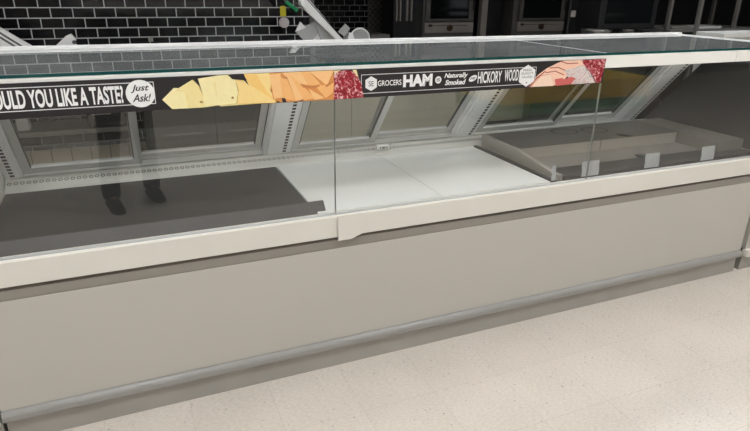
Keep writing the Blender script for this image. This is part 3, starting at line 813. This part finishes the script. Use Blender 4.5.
MB().plate(sp3([(300, 75), (325, 90), (480, 260), (455, 290), (345, 290), (300, 175)], 3.04), (0, 1, 0), 0.05).build('rail_plate', M['slicergrey'], s)
tr = MB().plate(sp3([(165, 205), (290, 140), (335, 190), (250, 300)], 3.05), (0.1, 1, 0.2), 0.012).build('product_tray', M['slicergrey'], s)
MB().plate(sp3([(163, 206), (195, 140), (232, 178)], 3.045), (0, 1, 0), 0.02).build('tray_fence', M['slicer'], tr)
MB().plate(sp3([(445, 208), (495, 155), (527, 185), (492, 245)], 3.02), (0.2, 1, 0), 0.03).build('pusher_plate', M['slicergrey'], s)
MB().plate(sp3([(495, 330), (520, 212), (545, 220), (585, 330)], 3.01), (0, 1, 0), 0.12).build('gauge_block', M['slicer'], s)
g = sl(600, 262)
MB().cyl((g[0], 3.03, g[1]), (g[0] + .01, 3.06, g[1] + .005), 0.082, n=36).build('blade_disc', M['slicergrey'], s)
mb = MB()
pts = [(g[0] + .092 * math.cos(a), 3.025, g[1] + .092 * math.sin(a)) for a in [i * PI / 14 - .6 for i in range(15)]]
for a, b in zip(pts, pts[1:]): mb.cyl(a, b, 0.007, n=8)
mb.build('blade_guard', M['slicer'], s)

s = thing('meat_slicer', 'left pale metal meat slicer, mostly cut off by the photo edge', 'slicer', (-0.1, 3.1, 0.905))
MB().box(-0.50, 0.18, 2.93, 3.34, 0.925, 0.985, b=0.015).build('base', M['slicer'], s)
for x in (-0.45, 0.13):
    for y in (2.97, 3.30): MB().cyl((x, y, 0.905), (x, y, 0.926), 0.018).build('foot', M['black'], s)
rail = MB().plate([(-0.70, 3.0, 1.565), (-0.62, 3.0, 1.505), (0.0, 3.0, 1.045), (-0.03, 3.0, 1.0), (-0.15, 3.0, 1.0), (-0.72, 3.0, 1.50)], (0, 1, 0), 0.04).build('rail', M['slicer'], s)
MB().plate([(-0.715, 2.999, 1.525), (-0.71, 2.999, 1.535), (-0.085, 2.999, 1.035), (-0.095, 2.999, 1.025)], (0, 1, 0), 0.004).build('slot', M['shelfgrey'], rail)
MB().plate([(-0.69, 2.999, 1.54), (-0.685, 2.999, 1.55), (-0.055, 2.999, 1.045), (-0.065, 2.999, 1.035)], (0, 1, 0), 0.004).build('slot', M['shelfgrey'], rail)
MB().plate([(-0.40, 3.05, 1.25), (-0.12, 3.05, 1.02), (-0.12, 3.05, 0.98), (-0.40, 3.05, 0.98)], (0, 1, 0), 0.05).build('rail_plate', M['slicergrey'], s)
pp = MB().plate([(0.03, 2.98, 1.015), (0.186, 2.98, 1.150), (0.215, 2.98, 1.162), (0.243, 2.98, 1.122), (0.232, 2.98, 1.08), (0.20, 2.98, 0.985)], (0.1, 1, 0), 0.05).build('pusher_plate', M['slicer'], s)
MB().cyl((0.235, 2.97, 1.09), (0.285, 2.97, 1.05), 0.008).build('pusher_arm', M['slicer'], pp)
MB().cyl((0.232, 2.965, 1.105), (0.232, 3.03, 1.105), 0.013).build('knob', M['shelfgrey'], pp)

# small things on the tiled wall
t = thing('hand_tool', 'green handled tool hanging on the black tile wall by the slicer', 'tool', (2.0, 3.56, 1.32))
MB().obar((1.985, 3.565, 1.375), (2.095, 3.565, 1.293), (0, 1, 0), 0.03, 0.034).build('handle', M['green'], t, bevel=0.008)
MB().cyl((1.955, 3.565, 1.397), (1.99, 3.565, 1.371), 0.006).build('blade', M['chrome'], t)
t = thing('hanging_thermometer', 'yellow tag and round pale dial hanging on the black tile wall', 'thermometer', (1.97, 3.58, 1.18))
MB().box(1.935, 1.99, 3.578, 3.588, 1.245, 1.335, b=0.003).build('tag', M['yellow'], t)
MB().cyl((1.965, 3.56, 1.192), (1.965, 3.586, 1.192), 0.046, n=28).build('dial', M['dial'], t)
MB().cyl((1.965, 3.583, 1.335), (1.965, 3.599, 1.345), 0.006).build('hook', M['chrome'], t)
t = thing('wall_outlet', 'small grey socket box low on the black tile wall', 'socket', (0.79, 3.59, 1.02))
MB().box(0.77, 0.81, 3.585, 3.6, 1.045, 1.075, b=0.002).build('box', M['tablesteel'], t)

# ------------------------------------------------------------------ far alcove: quilted panels, ovens, racks
for i, (z0, z1, l) in enumerate(((0.86, 1.160, 'lower quilted steel wall panel right of the far tiles'), (1.185, 2.2, 'upper quilted steel wall panel right of the far tiles'))):
    MB().box(4.03, 4.40, 6.58, 6.60, z0, z1, b=0.003).build('quilted_panel', M['quilt'], label=l, cat='wall panel', group='quilted steel panels')
t = thing('steel_stand', 'small grey steel stand below the quilted wall panels', 'stand', (4.04, 6.3, 0))
MB().box(3.90, 4.18, 6.1, 6.5, 0.80, 0.868, b=0.004).build('top', M['tablesteel'], t)
for x in (3.93, 4.15):
    for y in (6.13, 6.47): MB().cyl((x, y, 0), (x, y, 0.80), 0.018).build('leg', M['tablesteel'], t)
t = thing('tray_rack', 'black upright cabinet with pairs of pale vertical rails', 'rack', (4.42, 6.2, 0))
MB().box(4.20, 4.565, 6.03, 6.45, 0.10, 2.0, b=0.004).build('cabinet_body', M['ovenblack'], t)
MB().box(4.22, 4.545, 6.06, 6.42, 0, 0.10).build('plinth', M['black'], t)
for x in (4.235, 4.292, 4.40, 4.47):
    MB().box(x - .012, x + .012, 5.995, 6.03, 1.055, 1.95).build('rail', M['ovenpanel'], t)
def oven(x0, x1, y, label, hz):
    t = thing('oven', label, 'oven', ((x0 + x1) / 2, y + .35, 0), 'tall ovens at the back of the kitchen')
    MB().box(x0, x1, y, y + .7, 0.10, 2.05, b=0.006).build('oven_body', M['ovensteel'], t)
    MB().box(x0 + .04, x1 - .04, y + .05, y + .65, 0.0, 0.10).build('plinth', M['black'], t)
    MB().box(x0 + .02, x1 - .02, y - .035, y, 0.885, 1.030, b=0.004).build('control_panel', M['ovenpanel'], t)
    d = MB().box(x0 + .03, x1 - .03, y - .045, y, 1.050, 1.95, b=0.006).build('door', M['ovensteel'], t)
    MB().box(x0 + .10, x1 - .12, y - .048, y - .044, 1.085, 1.86).build('window', M['ovenglass'], d)
    k = MB().cyl(((x0 + x1) / 2, y - .06, 0.955), ((x0 + x1) / 2, y - .034, 0.955), 0.045).build('knob', M['brass'], t)
    MB().box(x0 + .12, x1 - .12, y - .0365, y - .034, 0.985, 0.992).box(x0 + .08, x0 + .14, y - .038, y - .034, 0.975, 1.005).build('control_marks', M['steeldark'], t)
    MB().cyl((x1 - .055, y - .075, 1.2), (x1 - .055, y - .075, 1.8), 0.014).build('handle', M['ovenblack'], t)
oven(4.655, 5.52, 6.0, 'left tall oven with glass door and grey control panel', 0)
oven(6.28, 7.22, 6.0, 'right tall oven with glass door and grey control panel', 0)
def post_thing(x, y, z0, z1, w, label, m):
    MB().box(x - w / 2, x + w / 2, y - w / 2, y + w / 2, z0, z1, b=0.004).build('upright_post', M[m], label=label, cat='post')
post_thing(5.66, 5.98, 0, 2.2, 0.10, 'grey steel upright right beside the left tall oven', 'ovenpanel')
post_thing(6.22, 5.98, 0, 2.2, 0.07, 'dark grey upright left beside the right tall oven', 'ovensteel')
post_thing(7.32, 5.95, 0, 2.2, 0.12, 'dark upright right beside the right tall oven', 'steeldark')
MB().box(5.74, 6.16, 6.2, 6.5, 0, 2.2, b=.005).build('dark_locker', M['ovenblack'], label='black locker between the two tall ovens', cat='locker')
# counter on the right with pot, black warmer and carton
t = thing('prep_counter', 'dark prep counter carrying the steel pot and black warmer', 'counter', (5.4, 3.2, 0))
MB().box(4.70, 6.05, 2.75, 3.45, 0.955, 0.99, b=0.004).build('worktop', M['steeldark'], t)
MB().box(4.74, 6.01, 2.80, 3.42, 0.08, 0.955).build('cabinet_body', M['ovenblack'], t)
MB().box(4.80, 5.95, 2.86, 3.38, 0, 0.08).build('plinth', M['black'], t)
t = thing('steel_pot', 'round shiny steel pot on the dark prep counter', 'pot', (5.06, 2.90, 0.99))
MB().lathe((5.06, 2.90, 0.99), [(0.135, 0), (0.145, 0.01), (0.145, 0.128), (0.152, 0.135), (0.152, 0.142), (0.140, 0.142), (0.138, 0.02), (0, 0.02)], 40).build('bowl', M['chrome'], t)
t = thing('food_warmer', 'large black box shaped warmer on the dark prep counter', 'warmer', (5.65, 3.25, 0.99))
MB().box(5.22, 6.02, 3.06, 3.42, 1.12, 1.72, b=0.012).build('housing', M['ovenblack'], t)
MB().box(5.30, 5.94, 3.052, 3.06, 1.18, 1.66).build('window', M['ovenglass'], t)
for x in (5.27, 5.97):
    for y in (3.10, 3.38): MB().cyl((x, y, 0.99), (x, y, 1.12), 0.018).build('leg', M['steeldark'], t)
for x in (5.56, 5.80): MB().lathe((x, 2.975, 0.99), [(0.05, 0), (0.055, 0.11), (0.06, 0.115), (0.06, 0.13), (0.0, 0.135)], 24).build('food_tub', M['steeldark' if x > 5.7 else 'ovensteel'], label='small dark tub with lid, %s of the black warmer' % ('in front of the right half' if x > 5.7 else 'in front of the middle'), cat='tub')
t = thing('carton', 'grey and dark red carton at the right end of the prep counter', 'box', (5.94, 2.84, 0.99))
MB().box(5.70, 5.93, 2.77, 2.90, 0.99, 1.10, b=0.003).build('box', M['carton'], t)
MB().box(5.71, 5.92, 2.768, 2.77, 1.0, 1.055).build('printed_band', M['redbox'], t)
# tall thin post with a small plug
t = thing('utility_pole', 'thin dark pole with a small grey switch box beside the pot', 'pole', (5.02, 3.3, 0.99))
MB().cyl((5.02, 3.3, 0.99), (5.02, 3.3, 3.4), 0.016).build('pole', M['steeldark'], t)
MB().box(5.035, 5.095, 3.285, 3.315, 1.235, 1.30, b=.004).build('switch_box', M['ovenpanel'], t)
# open steel shelving
t = thing('steel_shelving', 'open grey steel shelving with tall uprights at the right', 'shelving', (6.8, 3.3, 0))
for x, y in ((6.14, 3.0), (6.50, 2.92), (7.20, 3.0), (7.62, 2.95), (6.14, 3.65), (7.62, 3.65)):
    MB().box(x - .02, x + .02, y - .02, y + .02, 0, 2.1, b=0.004).build('upright', M['tablesteel' if y < 2.99 else 'ovensteel'], t)
for z in (0.25, 0.68, 1.085, 1.75):
    MB().box(6.12, 7.64, 2.93, 3.68, z, z + .03, b=0.003).build('shelf', M['tablesteel' if z > 1 and z < 1.2 else 'ovensteel'], t)
MB().box(6.60, 7.0, 3.0, 3.3, 1.115, 1.135, b=0.004).build('paper_stack', M['paper'], label='flat stack of pale papers on the steel shelving', cat='papers')
MB().box(6.17, 6.45, 2.95, 3.1, 1.115, 1.15, b=0.006).build('tray', M['tablesteel'], label='shallow grey tray on the left end of the steel shelving', cat='tray')
for i, (x, w) in enumerate(((6.3, .3), (6.75, .42), (7.3, .4))):
    MB().box(x - w / 2, x + w / 2, 3.1, 3.6, 0.71, 1.0, b=.01).build('storage_box', M['ovenblack'], label='black storage box on the lower shelf, %s' % ('left end', 'in the middle', 'right end')[i], cat='box', group='black boxes on the steel shelving')

# ------------------------------------------------------------------ shop floor behind the viewer (seen mirrored in the glass)
t = thing('promotional_bin', 'yellow and green banded shop display, mirrored in the right glass pane', 'display bin', (5.5, -3.95, 0))
MB().box(4.45, 6.45, -4.40, -3.50, 0.0, 0.16).build('base', M['black'], t)
MB().box(4.38, 6.52, -4.45, -3.45, 0.16, 0.30, b=.005).build('green_band', M['fadegreen'], t)
MB().box(4.36, 6.54, -4.47, -3.43, 0.30, 0.52, b=.005).build('yellow_band', M['fadeyellow'], t)
def gondola(x0, x1, y0, y1, label):
    t = thing('gondola_shelf', label, 'shelving', ((x0 + x1) / 2, (y0 + y1) / 2, 0), 'shop shelves across the aisle')
    MB().box(x0, x1, y0, y0 + .06, 0, 1.8).build('back_panel', M['shelfgrey'], t)
    MB().box(x0, x1, y0 + .06, y1, 0.0, 0.14).build('base_shelf', M['steeldark'], t)
    for z in (0.5, 0.9, 1.3, 1.7): MB().box(x0, x1, y0 + .06, y1 - .08, z, z + .03).build('shelf', M['steeldark'], t)
gondola(6.2, 12.5, -7.1, -6.4, 'long dark shop shelf mirrored in the right glass pane')

# ------------------------------------------------------------------ the person taking the picture (mirrored in the left glass pane)
def skin_mesh(chains, sub=2):
    """each chain: list of (x,y,z,r); chains start on a vertex of an earlier one or free; returns evaluated verts/faces"""
    out = MB()
    for ch in chains:
        pts, edges, root = ch
        me = bpy.data.meshes.new('limb_source')
        me.from_pydata([p[:3] for p in pts], edges, [])
        ob = bpy.data.objects.new('limb_source', me)
        COL.objects.link(ob)
        sk = ob.modifiers.new('skin', 'SKIN')
        sk.use_smooth_shade = True
        for i, p in enumerate(pts):
            d = me.skin_vertices[0].data[i]
            r = p[3]
            d.radius = (r, r) if not isinstance(r, tuple) else r
            d.use_root = (i == root)
        ss = ob.modifiers.new('sub', 'SUBSURF'); ss.levels = sub; ss.render_levels = sub
        dg = bpy.context.evaluated_depsgraph_get()
        ev = bpy.data.meshes.new_from_object(ob.evaluated_get(dg))
        out.add([v.co[:] for v in ev.vertices], [list(p.vertices) for p in ev.polygons], 0, True)
        bpy.data.objects.remove(ob); bpy.data.meshes.remove(me); bpy.data.meshes.remove(ev)
    return out
def chain(*pts): return (list(pts), [(i, i + 1) for i in range(len(pts) - 1)], 0)

PX, PY = 0.50, -2.50
person = thing('person', 'person in dark trousers and black shoes mirrored in the left glass pane', 'person', (PX, PY, 0))
hipL, hipR = (0.415, -2.50, 0.90), (0.59, -2.52, 0.90)
ankL, ankR = (0.345, -2.40, 0.09), (0.625, -2.56, 0.09)
kneeL, kneeR = (0.385, -2.43, 0.50), (0.615, -2.50, 0.50)
shL, shR = (0.33, -2.50, 1.39), (0.68, -2.52, 1.39)
elL, elR = (0.27, -2.34, 1.16), (0.76, -2.34, 1.16)
wrL, wrR = (0.395, -2.125, 1.400), (0.655, -2.135, 1.410)
pts = [(PX, PY, 0.94, .13), (PX, PY - .01, 1.12, .125), (PX, PY - .01, 1.30, .14), (PX, PY, 1.42, .08), (PX + .005, PY + .03, 1.50, .052),
       shL + (.055,), elL + (.042,), wrL + (.028,), shR + (.055,), elR + (.042,), wrR + (.028,),
       hipL + (.085,), kneeL + (.056,), ankL + (.030,), hipR + (.085,), kneeR + (.056,), ankR + (.030,),
       (ankL[0] + .03, ankL[1] + .13, 0.042, .018), (ankR[0] + .03, ankR[1] + .12, 0.042, .018)]
ed = [(0, 1), (1, 2), (2, 3), (3, 4), (3, 5), (5, 6), (6, 7), (3, 8), (8, 9), (9, 10), (0, 11), (11, 12), (12, 13), (0, 14), (14, 15), (15, 16), (13, 17), (16, 18)]
limbs = [(pts, ed, 0)]
def hand(w, sgn):
    """palm up the side of the phone, four fingers curled round its back, thumb on the near face"""
    w = Vector(w)
    palm = w + Vector((-sgn * .012, .035, .060))
    hs = [chain((w.x, w.y, w.z, .027), (w.x - sgn * .006, w.y + .02, w.z + .03, .030), (palm.x, palm.y, palm.z, .026))]
    for k, (ln, r) in enumerate(((.040, .0088), (.046, .0092), (.043, .0088), (.034, .0078))):
        o = palm + Vector((0, .008 - k * .004, .024 - k * .018))
        p1 = o + Vector((-sgn * .006, ln * .7, .008)); p2 = p1 + Vector((-sgn * ln * .65, ln * .35, .006)); p3 = p2 + Vector((-sgn * ln * .55, -.004, .002))
        hs.append(chain(tuple(palm.lerp(o, .6)) + (r,), tuple(o) + (r,), tuple(p1) + (r,), tuple(p2) + (r * .92,), tuple(p3) + (r * .8,)))
    tb = w + Vector((-sgn * .014, -.004, .040))
    hs.append(chain(tuple(w + Vector((0, .01, .03))) + (.012,), tuple(tb) + (.012,), tuple(tb + Vector((-sgn * .026, -.006, .030))) + (.0105,), tuple(tb + Vector((-sgn * .048, .012, .044))) + (.0085,)))
    return hs
limbs += hand(wrL, -1) + hand(wrR, 1)
body = skin_mesh(limbs)
# head: shaped ball with brow, nose, chin, ears
HC = Vector((PX + .01, PY + .055, 1.615))
def headv(th, ph):
    x = math.sin(th) * math.cos(ph); y = math.sin(th) * math.sin(ph); z = math.cos(th)
    rx, ry, rz = .075, .098, .115
    if z < 0: rx *= 1 + .30 * z; ry *= 1 + .12 * z * (1 if y > 0 else 1.6)
    p = Vector((x * rx, y * ry, z * rz))
    if y > 0:
        nose = math.exp(-((p.x / .013) ** 2) - (((p.z + .018) / .024) ** 2)); p.y += .022 * nose
        brow = math.exp(-(((p.z - .022) / .012) ** 2)) * max(0, 1 - abs(p.x) / .06); p.y += .005 * brow
        eye = math.exp(-(((abs(p.x) - .031) / .014) ** 2) - ((p.z / .012) ** 2)); p.y -= .010 * eye
        lip = math.exp(-((p.x / .024) ** 2) - (((p.z + .058) / .008) ** 2)); p.y += .006 * lip
        chin = math.exp(-((p.x / .025) ** 2) - (((p.z + .098) / .018) ** 2)); p.y += .010 * chin
    return HC + p
nt_, np_ = 28, 40
vs = [headv(PI * i / nt_, 2 * PI * j / np_) for i in range(nt_ + 1) for j in range(np_)]
fs = [(i * np_ + j, (i + 1) * np_ + j, (i + 1) * np_ + (j + 1) % np_, i * np_ + (j + 1) % np_) for i in range(nt_) for j in range(np_)]
body.add(vs, fs, 0, True)
for sg in (-1, 1):
    bm = bmesh.new(); bmesh.ops.create_uvsphere(bm, u_segments=12, v_segments=8, radius=1)
    for v in bm.verts: v.co = HC + Vector((sg * .074 + v.co.x * .010, -.008 + v.co.y * .020, -.006 + v.co.z * .032))
    body.bm(bm, 0, True)
body.build('body', M['skin'], person)
for sg in (-1, 1):
    bm = bmesh.new(); bmesh.ops.create_uvsphere(bm, u_segments=12, v_segments=8, radius=.012)
    for v in bm.verts: v.co = HC + Vector((sg * .031, .076, 0)) + v.co
    e = MB().bm(bm, 0, True).build('eye', M['eye'], person)
    MB().cyl(HC + Vector((sg * .031, .0872, -.001)), HC + Vector((sg * .031, .0885, -.001)), .0055).build('pupil', M['hair'], e)
hair = MB()
hv = []
for i in range(nt_ + 1):
    for j in range(np_):
        th, ph = PI * i / nt_, 2 * PI * j / np_
        p = headv(th, ph) - HC
        hv.append(HC + p * 1.09 + Vector((0, 0, .004)))
hf = []
for i in range(nt_):
    for j in range(np_):
        th, ph = PI * (i + .5) / nt_, 2 * PI * (j + .5) / np_
        front = math.sin(ph)
        lim = PI * (0.30 if front > .35 else (0.52 if front > -.2 else 0.68))
        if th < lim: hf.append((i * np_ + j, (i + 1) * np_ + j, (i + 1) * np_ + (j + 1) % np_, i * np_ + (j + 1) % np_))
hair.add(hv, hf, 0, True)
hair.build('hair', M['hair'], person)
# clothes
sh = [((PX, PY, 0.88, .160), (PX, PY - .01, 1.12, .150), (PX, PY - .01, 1.30, .165), (PX, PY, 1.415, .095))]
spt = [(PX, PY, 0.88, .160), (PX, PY - .01, 1.12, .150), (PX, PY - .01, 1.30, .162), (PX, PY, 1.415, .095), shL + (.075,), (.29, -2.40, 1.245, .062), (elL[0], elL[1] + .02, elL[2] + .01, .056), (.345, -2.21, 1.305, .043), shR + (.075,), (.73, -2.41, 1.245, .062), (elR[0], elR[1] + .02, elR[2] + .01, .056), (.70, -2.215, 1.31, .043)]
skin_mesh([(spt, [(0, 1), (1, 2), (2, 3), (3, 4), (4, 5), (5, 6), (6, 7), (3, 8), (8, 9), (9, 10), (10, 11)], 0)]).build('shirt', M['shirt'], person)
tp = [(PX, PY, 0.93, .150), hipL + (.112,), kneeL + (.078,), (ankL[0], ankL[1], .20, .068), (ankL[0], ankL[1] - .01, .045, .068), hipR + (.112,), kneeR + (.078,), (ankR[0], ankR[1], .20, .068), (ankR[0], ankR[1] - .01, .045, .068)]
skin_mesh([(tp, [(0, 1), (1, 2), (2, 3), (3, 4), (0, 5), (5, 6), (6, 7), (7, 8)], 0)]).build('trousers', M['trouser'], person)
for a in (ankL, ankR):
    c, s_ = math.cos(-.25), math.sin(-.25)
    def fp(lx, ly, z): return (a[0] + lx * c - ly * s_, a[1] + lx * s_ + ly * c, z)
    mb = skin_mesh([chain(fp(0, -.055, .052) + (.040,), fp(0, .0, .062) + (.043,), fp(0, .075, .046) + (.042,), fp(0, .135, .042) + (.040,), fp(0, .175, .036) + (.030,)),
                    chain(fp(0, -.01, .06) + (.040,), fp(0, -.012, .13) + (.042,))])
    o = mb.build('shoe', M['shoe'], person)
    mb = MB(); out = [(-.036, -.09), (.036, -.09), (.040, .0), (.048, .12), (.034, .19), (0, .21), (-.034, .19), (-.048, .12), (-.040, .0)]
    mb.plate([fp(x, y, 0.002) for x, y in out], (0, 0, 1), 0.022); mb.build('sole', M['gasket'], o)
# the phone, held just behind the picture's viewpoint
ph = thing('phone', 'black phone held up in both hands by the person', 'phone', tuple(CAM - F_ * .02))
def pbox(mb, rx0, rx1, u0, u1, d0, d1):
    P = lambda r, u, d: CAM + R_ * r + U_ * u - F_ * d
    return mb.hexa([P(rx0, u0, d0), P(rx1, u0, d0), P(rx1, u0, d1), P(rx0, u0, d1), P(rx0, u1, d0), P(rx1, u1, d0), P(rx1, u1, d1), P(rx0, u1, d1)])
pbox(MB(), -.115, .032, -.055, .018, .022, .030).build('phone_body', M['black'], ph, bevel=.003)
pbox(MB(), -.112, .029, -.052, .015, .030, .0306).build('screen', M['ovenglass'], ph)

# ------------------------------------------------------------------ world
w = bpy.data.worlds.new('world'); SC.world = w
w.use_nodes = True
bg = w.node_tree.nodes['Background']
bg.inputs['Color'].default_value = (0.9, 0.95, 1.0, 1)
bg.inputs['Strength'].default_value = 0.5
for o in SC.objects:
    if 'world' in o: del o['world']
